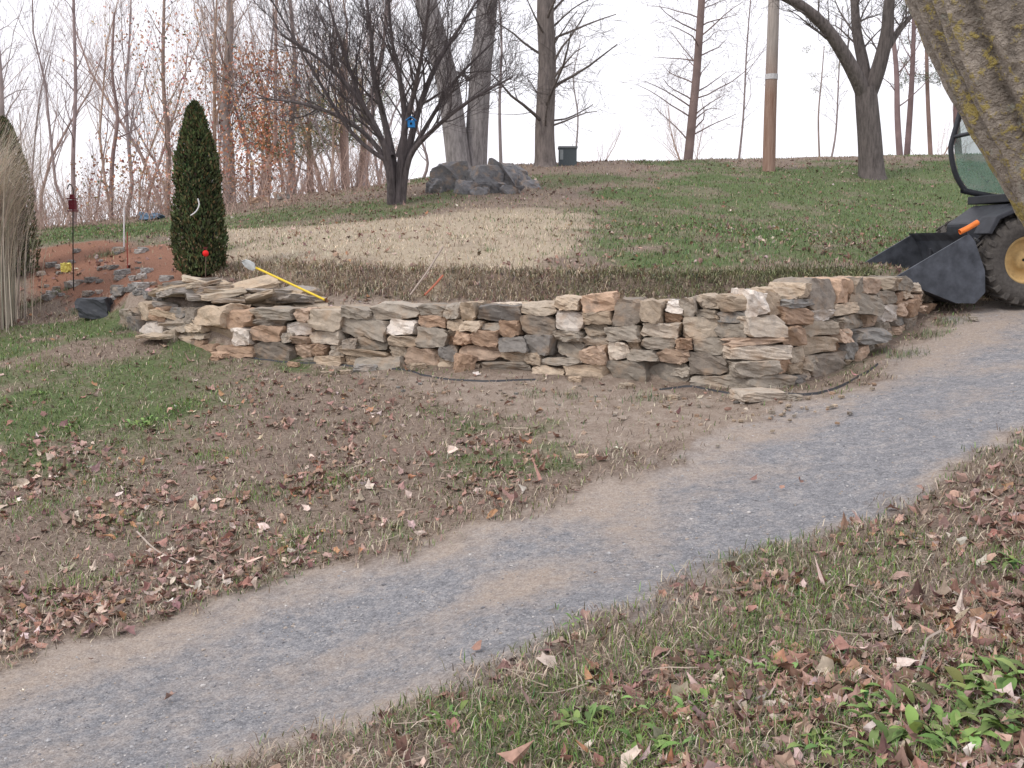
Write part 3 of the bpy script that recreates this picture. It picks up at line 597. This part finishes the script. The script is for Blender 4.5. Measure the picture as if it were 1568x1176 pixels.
# ---------------------------------------------------------------- arborvitae
def arbor(name,x,y,h,w,N=15000,zo=0):
    z0=float(Z(x,y))+zo; mb=MB()
    t=rng.random(N)**.9; prof=np.interp(t,[0,.04,.2,.45,.7,.88,.97,1],[.55,.9,1,.93,.72,.42,.2,.03])*w/2
    a=rng.random(N)*6.283; lump=.82+.36*fbm(a*2.2+10,t*h*4+10,1,300,2); r=prof*lump*(1-.30*rng.random(N)**2.2)
    b=np.c_[x+np.cos(a)*r,y+np.sin(a)*r,z0+t*h]; out=np.c_[np.cos(a),np.sin(a),np.zeros(N)]
    d=out*.45+np.array([0,0,1.])+rng.normal(size=(N,3))*.35; d/=np.linalg.norm(d,axis=1,keepdims=True); s=np.cross(d,out+rng.normal(size=(N,3))*.8); s/=np.linalg.norm(s,axis=1,keepdims=True)
    L=rng.uniform(.03,.09,N)[:,None]; W=.014
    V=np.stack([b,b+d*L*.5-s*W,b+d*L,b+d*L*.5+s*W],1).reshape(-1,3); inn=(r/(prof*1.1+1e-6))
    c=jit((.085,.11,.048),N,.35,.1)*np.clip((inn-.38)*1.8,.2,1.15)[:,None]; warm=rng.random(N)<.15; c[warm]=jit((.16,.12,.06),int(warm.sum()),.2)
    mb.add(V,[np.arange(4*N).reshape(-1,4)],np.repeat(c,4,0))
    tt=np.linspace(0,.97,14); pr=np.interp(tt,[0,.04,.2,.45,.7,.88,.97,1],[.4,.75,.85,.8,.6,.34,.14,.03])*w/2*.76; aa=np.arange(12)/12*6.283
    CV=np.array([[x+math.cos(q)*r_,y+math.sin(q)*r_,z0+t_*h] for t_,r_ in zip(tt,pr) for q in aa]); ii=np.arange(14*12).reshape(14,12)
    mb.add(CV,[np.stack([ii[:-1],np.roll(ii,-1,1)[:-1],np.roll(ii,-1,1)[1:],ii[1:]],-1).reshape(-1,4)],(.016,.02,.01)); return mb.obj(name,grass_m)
g=G(304,432,14.9,20); ab=P(304,300,g[1]+.4); hh_=P(306,168,g[1]+.4)[2]-g[2]
arbor("arborvitae",ab[0],g[1]+.4,hh_,.84*g[1]/16.3)
p=P(12,300,19); arbor("arborvitae",p[0],19,P(12,182,19)[2]-float(Z(p[0],19)),1.0,8000)
def tubeobj(name,pl,r,mat,col=(.5,.5,.5),m=6,parent=None,sm=True):
    pts=spline(pl,m); mb=MB(); tubes_to(mb,[(pts,np.full(len(pts),r))],col,cv=0); return mb.obj(name,mat,sm,parent=parent)
vm=vcol_mat("painted_part",20,.12,.5)
d=g[1]-.12; tubeobj("white_ribbon",[P(292,330,d),P(300,324,d),P(305,314,d),P(303,304,d)],.012,vm,(.75,.75,.78))
# ---------------------------------------------------------------- ornamental grass
og=MB(); N=5600; c0=G(-38,505,12,17); rr_=np.abs(rng.normal(size=N))*.28; aa=rng.random(N)*6.283
x0=c0[0]+np.cos(aa)*rr_; y0=c0[1]+np.sin(aa)*rr_; L=rng.uniform(1.5,3.6,N); az=aa+rng.normal(size=N)*.5; K=7; lean0=rng.uniform(.02,.14,N); lean1=rng.uniform(.4,2.7,N)
pos=np.c_[x0,y0,np.full(N,c0[2])]; rows=[]; sdv=np.c_[-np.sin(az),np.cos(az),np.zeros(N)]; W=rng.uniform(.004,.009,N)
for k in range(K+1):
    w=W*(1-.8*k/K); rows.append(np.stack([pos-sdv*w[:,None],pos+sdv*w[:,None]],1)); le=lean0+(lean1-lean0)*(k/K)**2.6
    pos=pos+np.c_[np.cos(az)*np.sin(le),np.sin(az)*np.sin(le),np.cos(le)]*(L/K)[:,None]
V=np.stack(rows,1).reshape(N,-1,3); o_=(np.arange(N)*2*(K+1))[:,None,None]; f=np.array([[2*k,2*k+1,2*k+3,2*k+2] for k in range(K)])[None]+o_
og.add(V.reshape(-1,3),[f.reshape(-1,4)],np.repeat(jit((.58,.51,.43),N,.25,.04),2*(K+1),0))
og.obj("ornamental_grass",grass_m)
# ---------------------------------------------------------------- utility pole
g=G(1177,262,15,37); dp_=g[1]; n=NT("pole_wood"); gr=n.noise(30,4,.6,n.mapping((1,1,.05))); zz=n.sep(n.co)
gz_=n.ramp(n.math('MULTIPLY',n.math('SUBTRACT',zz[2],2.0),.2,),[(.5,(.30,.17,.12)),(.8,(.44,.41,.39))]); c=n.mix(.4,gz_,n.ramp(gr,[(.3,(.12,.09,.08)),(.7,(.50,.42,.37))])); pm=n.fin(c,.9)
pole=MB(); tubes_to(pole,[(np.array([P(1177,268,dp_),P(1179,180,dp_),P(1182,90,dp_),P(1185,0,dp_),P(1190,-160,dp_)]),np.array([.2,.19,.18,.17,.15]))],(.4,.35,.3)); po=pole.obj("utility_pole",pm,True)
bandm=MB(); tubes_to(bandm,[(np.array([P(1181,122,dp_),P(1181.3,114,dp_)]),np.array([.20,.20]))],(.6,.6,.62)); bandm.obj("metal_band",vm,False,parent=po)
cr=MB(); tp=P(1189,-150,dp_); prim_box(cr,tp,(2.4,.12,.14),(.25,.2,.17)); cr.obj("crossarm",vm,False,parent=po)
ub=MB(); q=P(869,238,32); prim_box(ub,q+[0,0,-.12],(.55,.5,.66),(.10,.12,.13)); prim_box(ub,q+[0,0,.23],(.6,.56,.06),(.2,.22,.23)); prim_box(ub,q+[-.2,-.26,0],(.1,.03,.3),(.3,.33,.34)); ub.obj("utility_box",vm)
# ---------------------------------------------------------------- garden things
def gpt(u,v,lo=14,hi=40): return G(u,v,lo,hi)
hk=gpt(113,445); dh=hk[1]; e=bpy.data.objects.new("shepherd_hook",None); sc.collection.objects.link(e)
tubeobj("rod",[hk,P(112,380,dh),P(112,310,dh),P(112,290,dh),P(107,282,dh),P(103,290,dh)],.012,vm,(.03,.025,.025),parent=e)
lm_=MB(); q=P(112,312,dh)
for zc,w,hh2 in [(.0,.13,.02),(-.1,.1,.16),(-.2,.13,.02),(.04,.06,.06)]: prim_box(lm_,q+[0,-.02,zc+.08],(w,w,hh2),(.13,.02,.03))
lm_.obj("lantern",vm,parent=e)
a=gpt(190,380); dd=a[1]; tubeobj("white_marker_stake",[a,P(190,350,dd),P(190,318,dd)],.018,vm,(.75,.75,.77))
a=gpt(196,418); dd=a[1]; tubeobj("garden_stake",[a,P(195,385,dd),P(195,355,dd)],.012,vm,(.35,.08,.06))
a=np.array([*P(315,440,15.0)[:2],0]); a[2]=float(Z(a[0],a[1])); e=bpy.data.objects.new("red_garden_ornament",None); sc.collection.objects.link(e)
tubeobj("stem",[a,P(315,410,15),P(315,390,15)],.008,vm,(.15,.1,.08),parent=e)
q=P(315,388,15); mb=MB(); mb.add(IV*.06*np.array([1,1,1.1])+q,[IF],(.75,.02,.02)); rb=mb.obj("globe",vm,True,parent=e); md=rb.modifiers.new("s",'SUBSURF'); md.levels=2; md.render_levels=2
mb=MB(); prim_box(mb,q+[0,0,.08],(.05,.05,.03),(.1,.02,.02)); mb.obj("cap",vm,parent=e)
e=bpy.data.objects.new("yellow_handled_shovel",None); sc.collection.objects.link(e)
A_=P(392,410,14.2); B_=P(497,459,13.6); tubeobj("handle",[A_,(A_+B_)/2,B_],.018,vm,(.78,.58,.06),parent=e)
dv=(A_-B_)/np.linalg.norm(A_-B_); sdv=np.cross(dv,[0,1,0]); sdv/=np.linalg.norm(sdv); sdv=sdv*.8+np.array([0,.6,0]); sh=[]
prof=[(0,.025),(.03,.075),(.12,.085),(.2,.07),(.27,.015)]
for t,w in prof:
    c=A_+dv*t; sh+= [c-sdv*w+[0,-.03,0],c+[0,0.01,0],c+sdv*w+[0,-.03,0]]
mb=MB(); mb.add(sh,[np.array([[3*i+k,3*i+k+1,3*i+k+4,3*i+k+3] for i in range(4) for k in range(2)])],(.6,.65,.68)); so=mb.obj("blade",vm,True,parent=e); md=so.modifiers.new("t",'SOLIDIFY'); md.thickness=.006
d=13.9; tubeobj("wooden_stick",[P(628,452,d),P(655,415,d+.4),P(678,378,d+.9)],.014,vm,(.38,.31,.26)); tubeobj("red_handle",[P(650,452,13.6),P(665,437,13.8),P(678,422,14)],.018,vm,(.45,.15,.09))
tubeobj("wooden_stick",[P(470,405,15.5),P(440,395,16),P(432,388,16.1)],.012,vm,(.5,.45,.38))
def edging(pix):
    pl=[]
    for u,v in pix:
        g=G(u,v,9,16); pl.append((g[0],g[1],float(Z(g[0],g[1]))+.012))
    pts=spline(pl,5); k=len(pts); pts[:,2]=Z(pts[:,0],pts[:,1]); V=np.r_[pts+[0,0,-.03],pts+[0,.02,.022]]; V=np.r_[V,V+[0,.010,0]]
    f=[[i,i+1,k+i+1,k+i] for i in range(k-1)]+[[2*k+i+1,2*k+i,3*k+i,3*k+i+1] for i in range(k-1)]+[[k+i,k+i+1,3*k+i+1,3*k+i] for i in range(k-1)]
    mb=MB(); mb.add(V,[np.array(f)],(.06,.062,.07)); mb.obj("landscape_edging",vm)
edging([(360,545),(430,556),(500,560),(560,566),(620,568),(660,580),(740,586),(820,584)])
edging([(1010,600),(1060,594),(1120,606),(1190,602),(1240,606),(1300,588),(1345,560)])
q=gpt(102,418); mb=MB(); mb.add(stone(.16,.1,.16,rough=.14)+q+[0,0,.10],[TF],(.65,.58,.15)); mb.obj("yellow_flower_pot",vm)
q=gpt(148,482,12.5,20); mb=MB(); mb.add(stone(.45,.35,.3,rough=.12)+q+[0,0,.1],[TF],(.06,.065,.075)); mb.obj("black_plastic_bag",vm)
q=gpt(232,336); mb=MB(); mb.add(stone(.6,.5,.2,rough=.12)+q+[0,0,.1],[TF],(.14,.22,.32)); mb.obj("blue_tarp",vm)
pg=MB()
for (u,v,s,N) in [(158,392,.28,260),(560,448,.2,90),(85,452,.3,200),(45,470,.3,200),(240,470,.2,120),(1290,430,.3,200),(1390,545,.25,120),(1420,515,.25,120),(1450,495,.25,110),(750,385,.2,70),(1210,425,.2,100),(120,478,.3,160),(190,505,.25,160),(820,605,.2,60),(870,610,.2,60),(990,612,.25,70),(1180,425,.2,80)]:
    q=G(u,v,9,40); x=q[0]+rng.normal(size=N)*s*.5; y=q[1]+rng.normal(size=N)*s*.4; blades(pg,x,y,rng.uniform(.03,.13,N),np.full(N,.004),rng.uniform(.1,1.3,N),jit((.19,.22,.13),N,.3,.1))
pg.obj("garden_perennials",grass_m)
wd=MB()
for (u,v,nl,s) in [(900,1120,7,.10),(925,1105,6,.1),(680,1110,5,.07),(1500,1075,14,.12),(1545,1060,12,.12),(1470,1110,12,.11),(1400,1130,10,.1),(1340,1100,8,.09),(1320,1080,7,.08),(1180,1035,8,.07),(1060,1090,7,.07),(1440,1150,10,.11),(1550,1130,12,.12),(1010,1150,7,.08),(1250,1150,8,.08),(215,655,9,.09),(225,648,8,.08),(110,660,6,.08),(60,605,6,.08),(1540,870,8,.09),(1100,1020,7,.06),(1330,1160,8,.1),(880,960,5,.05)]:
    q=G(u,v,2.4,16)
    for k in range(nl*2):
        az=rng.random()*6.283; L=s*rng.uniform(.6,1.3); W=L*rng.uniform(.13,.21); le=rng.uniform(.2,.9); p=np.array([q[0]+rng.normal()*s*.7,q[1]+rng.normal()*s*.6,0]); p[2]=float(Z(p[0],p[1]))+.015; h=np.array([math.cos(az),math.sin(az),0]); sd_=np.array([-h[1],h[0],0]); V=[]
        for j,(t,ww) in enumerate([(0,.15),(.25,.75),(.5,1),(.75,.7),(1,.02)]):
            le_=le+t*.7; p2=p+(h*math.sin(le_)+np.array([0,0,math.cos(le_)]))*L*t; V+=[p2-sd_*W*ww+[0,0,W*ww*.4],p2,p2+sd_*W*ww+[0,0,W*ww*.4]]
        wd.add(V,[np.array([[3*i+k2,3*i+k2+1,3*i+k2+4,3*i+k2+3] for i in range(4) for k2 in range(2)])],jit((.18,.27,.09),1,.25)[0])
wd.obj("broadleaf_weeds",grass_m,True)
gt=MB(); cl_=[(1000,1100),(1190,930),(1160,960),(1230,1000),(1080,1060),(1130,1080),(1330,880),(950,1160),(1190,1120),(1530,860),(1130,1000),(880,1050),(1300,930),(930,1130),(1280,1180),(1450,1080),(820,1150),(450,830),(330,700),(200,800),(1350,830),(60,560),(1060,1170),(1480,1020),(780,1110),(100,900),(150,740),(520,740),(1000,1000),(1240,900),(60,780),(280,620),(400,760)]
for (u,v) in cl_:
    q=G(u,v,2.4,16); N=330; x=q[0]+rng.normal(size=N)*.19; y=q[1]+rng.normal(size=N)*.16; blades(gt,x,y,rng.uniform(.03,.10,N),np.full(N,.0028),rng.uniform(.2,1.4,N),jit((.17,.25,.08),N,.3,.15))
gt.obj("grass_tufts",grass_m)
tw=MB(); tb=[]
for k in range(300):
    u=rng.uniform(0,1568); v=rng.uniform(600,1176); q=G(u,v,2.4,16); 
    if masks(np.array([q[0]]),np.array([q[1]]))['road'][0]>.3: continue
    az=rng.random()*6.28; L=rng.uniform(.06,.3); pts=[q+np.array([math.cos(az)*L*t+rng.normal()*.008,math.sin(az)*L*t+rng.normal()*.008,.015+rng.random()*.02]) for t in (0,.33,.66,1)]; tb.append((np.array(pts),np.array([.004,.0035,.003,.002])))
tubes_to(tw,tb,(.42,.35,.29),cv=.3)
for l in [[(1400,1050),(1415,1010),(1418,990),(1440,975)],[(1080,905),(1110,912),(1145,905)],[(210,820),(240,850),(280,868)]]:
    p_=[G(*q,2.4,16)+[0,0,.03] for q in l]; tubes_to(tw,[(spline(p_,3),np.full(3*(len(l)-1)+1,.007))],(.45,.38,.33))
tw.obj("fallen_twigs",twig_m)
# ---------------------------------------------------------------- tractor
T=bpy.data.objects.new("front_loader_tractor",None); sc.collection.objects.link(T)
wc=P(1584,395,14.0); ox,oy=wc[0]-.20,14.75; oz=float(Z(ox,14.1,False))+.02
black=flat_mat("tractor_black",(.04,.043,.052),.45); steel=flat_mat("bucket_steel",(.075,.083,.10),.5,.2,.45,5); rimm=flat_mat("rim_tan",(.50,.34,.15),.6); rub=flat_mat("tyre_rubber",(.085,.078,.072),.9,0,.3,20); org=flat_mat("orange_paint",(.8,.22,.05),.45); chro=flat_mat("chrome",(.6,.62,.65),.25,.8)
def tp_(name,V,FL,mat,bev=.015,sm=False):
    ob=make_mesh(name,V,FL,mat,None,sm,parent=T)
    if bev: b_=ob.modifiers.new("b",'BEVEL'); b_.width=bev; b_.segments=2; b_.limit_method='ANGLE'
    return ob
def prism(name,prof,y0,y1,mat,bev=.015):
    k=len(prof); V=[(x,y0,z) for x,z in prof]+[(x,y1,z) for x,z in prof]
    me=bpy.data.meshes.new(name); me.from_pydata(V,[],[list(range(k)),list(range(2*k-1,k-1,-1))]+[[i,i+k,(i+1)%k+k,(i+1)%k] for i in range(k)]); me.materials.append(mat)
    bm=bmesh.new(); bm.from_mesh(me); bmesh.ops.recalc_face_normals(bm,faces=bm.faces); bm.to_mesh(me); bm.free()
    ob=bpy.data.objects.new(name,me); sc.collection.objects.link(ob); ob.parent=T
    if bev: b_=ob.modifiers.new("b",'BEVEL'); b_.width=bev; b_.segments=2; b_.limit_method='ANGLE'
    return ob
def tub(name,pl,r,mat):
    ob=tubeobj(name,[np.array(q,float) for q in pl],r,mat,m=4); ob.parent=T; return ob
def wheel(name,x,y,r,w):
    prof=[(.50*r,-.30*w),(.55*r,-.5*w),(.80*r,-.55*w),(.93*r,-.48*w),(.97*r,-.3*w),(.98*r,0),(.97*r,.3*w),(.93*r,.48*w),(.80*r,.55*w),(.55*r,.5*w),(.50*r,.3*w)]
    S_=48; V=[(x+q*math.cos(a),y+yy,r+q*math.sin(a)) for a in np.arange(S_)/S_*6.2832 for q,yy in prof]; k=len(prof)
    f=[[i*k+j,i*k+j+1,((i+1)%S_)*k+j+1,((i+1)%S_)*k+j] for i in range(S_) for j in range(k-1)]; tp_(name+"_tyre",V,[np.array(f)],rub,0,True)
    lug=MB()
    for i in range(22):
        for sgn in (-1,1):
            a=(i+(.5 if sgn>0 else 0))/22*6.2832; v=[]
            for dx in (-.03,.03):
                for yy,sh_ in ((0,.0),(sgn*.56*w,.16)):
                    for rr in ((.94*r,1.03*r) if yy==0 else (.84*r,.99*r)):
                        aa=a+sh_; cc,ss=math.cos(aa),math.sin(aa); v.append((x+cc*rr-ss*dx,y+yy,r+ss*rr+cc*dx))
            lug.add(v,[np.array([[0,1,3,2],[4,6,7,5],[0,4,5,1],[2,3,7,6],[0,2,6,4],[1,5,7,3]])],(1,1,1))
    lug.obj(name+"_lugs",rub,False,parent=T)
    rp=[(.02,-.12*w),(.2*r,-.14*w),(.22*r,-.02*w),(.42*r,.02*w),(.47*r,-.36*w),(.53*r,-.40*w),(.53*r,.4*w)]; k=len(rp)
    V=[(x+q*math.cos(a),y+yy,r+q*math.sin(a)) for a in np.arange(S_)/S_*6.2832 for q,yy in rp]; f=[[i*k+j,i*k+j+1,((i+1)%S_)*k+j+1,((i+1)%S_)*k+j] for i in range(S_) for j in range(k-1)]; tp_(name+"_rim",V,[np.array(f)],rimm,0,True)
wheel("front_wheel_near",0,-.72,.63,.34); wheel("front_wheel_far",0,.72,.63,.34); wheel("rear_wheel_near",1.9,-.75,.7,.4); wheel("rear_wheel_far",1.9,.75,.7,.4)
prism("chassis",[(-.45,.55),(2.6,.55),(2.7,1.2),(2.5,1.42),(-.1,1.42),(-.5,1.15)],-.5,.5,black,.04)
prism("front_fender",[(-.62,1.0),(-.5,1.24),(-.15,1.38),(.5,1.38),(.5,1.34),(-.12,1.33),(-.45,1.19),(-.56,.99)],-.92,-.52,black)
bp_=[(-1.15,.42),(-.25,.06),(.02,.05),(.16,.2),(.14,.5),(-.02,.9),(-.12,1.0)]; bp_=[(x-.80,z) for x,z in bp_]
outer=bp_; inner=[(x-.02,z+.03) for x,z in bp_]
prism("bucket_shell",outer+inner[::-1],-.95,.75,steel,.004)
for y_ in (-.95,.73): prism("bucket_side",[(x,z) for x,z in bp_],y_-.012,y_+.022,steel,.004)
x0_=bp_[0][0]
prism("cutting_edge",[(x0_-.06,.415),(x0_+.14,.32),(x0_+.15,.35),(x0_-.05,.445)],-.97,.77,black,.004)
for y_ in (-.5,.38):
    tub("loader_arm",[(-.7,y_,.42),(-.45,y_,.62),(0,y_-.02,1.1),(.5,y_,1.42),(1.2,y_,1.5)],.06,black)
    prism("arm_plate",[(-.78,.3),(-.55,.42),(-.42,.7),(-.6,.86),(-.8,.8)],y_-.05,y_+.05,black)
    tub("lift_cylinder",[(-.15,y_+.1,.7),(-.35,y_+.1,.82),(-.55,y_+.1,.93)],.035,chro)
    tub("tilt_cylinder",[(-.45,y_,.95),(-.2,y_,1.15),(.1,y_,1.3)],.045,black)
tub("orange_grip",[(-1.05,-.97,1.03),(-.92,-.97,1.09),(-.80,-.97,1.16)],.04,org)
CX=.38
for y_ in (-.62,.62):
    tub("cab_front_post",[(CX-.62,y_,2.95),(CX-.74,y_,2.5),(CX-.78,y_,2.25),(CX-.68,y_,1.88),(CX-.50,y_,1.62)],.04,black)
    tub("cab_rear_post",[(CX+1.1,y_,2.95),(CX+1.15,y_,2.2),(CX+1.2,y_,1.5)],.04,black)
    tub("cab_mid_post",[(CX+.2,y_,2.95),(CX+.2,y_,2.2),(CX+.25,y_,1.55)],.025,black)
    tub("cab_sill",[(CX-.58,y_,1.66),(CX-.2,y_,1.58),(CX+.4,y_,1.5),(CX+1.2,y_,1.48)],.05,black)
tub("cab_cross",[(CX-.74,-.62,2.45),(CX-.76,0,2.45),(CX-.74,.62,2.45)],.03,black)
prism("cab_roof",[(CX-.75,2.94),(CX-.6,3.08),(CX+1.1,3.08),(CX+1.25,2.96)],-.72,.72,black,.04)
prism("cab_floor",[(CX-.5,1.44),(CX+1.2,1.43),(CX+1.2,1.5),(CX-.5,1.56)],-.6,.6,black)
prism("seat",[(CX+.3,1.52),(CX+.8,1.52),(CX+.95,2.25),(CX+.82,2.28),(CX+.68,1.75),(CX+.3,1.72)],-.25,.25,black,.03)
gl=NT("cab_glass"); gl.b.inputs['Alpha'].default_value=.4; glm=gl.fin(gl.ramp(gl.noise(3),[(.3,(.18,.33,.30)),(.7,(.26,.42,.38))]),.08)
sg=[(CX-.64,1.88),(CX-.48,1.66),(CX+.18,1.58),(CX+.18,2.9),(CX-.6,2.9),(CX-.74,2.3)]
prism("side_glass",sg,-.615,-.605,glm,0); prism("side_glass",sg,.605,.615,glm,0)
T.location=(ox,oy,oz); T.rotation_euler=(0,math.radians(-1),math.radians(4))
# ---------------------------------------------------------------- light, sky, camera
EL=math.radians(48); AZ=math.radians(-125)
w=bpy.data.worlds.new("World"); sc.world=w; w.use_nodes=True; nt=w.node_tree; bg=nt.nodes['Background']
sk=nt.nodes.new('ShaderNodeTexSky'); sk.sky_type='NISHITA'; sk.sun_disc=False; sk.sun_elevation=EL; sk.sun_rotation=AZ; sk.air_density=1; sk.dust_density=3
mx=nt.nodes.new('ShaderNodeMix'); mx.data_type='RGBA'; mx.inputs[0].default_value=.88; nt.links.new(sk.outputs[0],mx.inputs[6]); mx.inputs[7].default_value=(13.4,13.2,13.9,1)
nt.links.new(mx.outputs[2],bg.inputs[0]); bg.inputs[1].default_value=.1
sl=bpy.data.lights.new("sun",'SUN'); sl.energy=1.4; sl.angle=math.radians(12); sl.color=(1,.92,.82); so=bpy.data.objects.new("sun",sl); sc.collection.objects.link(so)
dirv=Vector((math.sin(AZ)*math.cos(EL),math.cos(AZ)*math.cos(EL),math.sin(EL)))
so.rotation_euler=dirv.to_track_quat('Z','Y').to_euler()
cam=bpy.data.cameras.new("cam"); cam.lens=35; cam.sensor_width=36; cam.clip_end=3000; cam.clip_start=.05; co=bpy.data.objects.new("camera",cam); sc.collection.objects.link(co); co.rotation_euler=(math.radians(82),0,0); sc.camera=co
sc.view_settings.view_transform='Standard'; sc.view_settings.look='None'; sc.view_settings.exposure=0
print("stones",wall.n//len(TV))
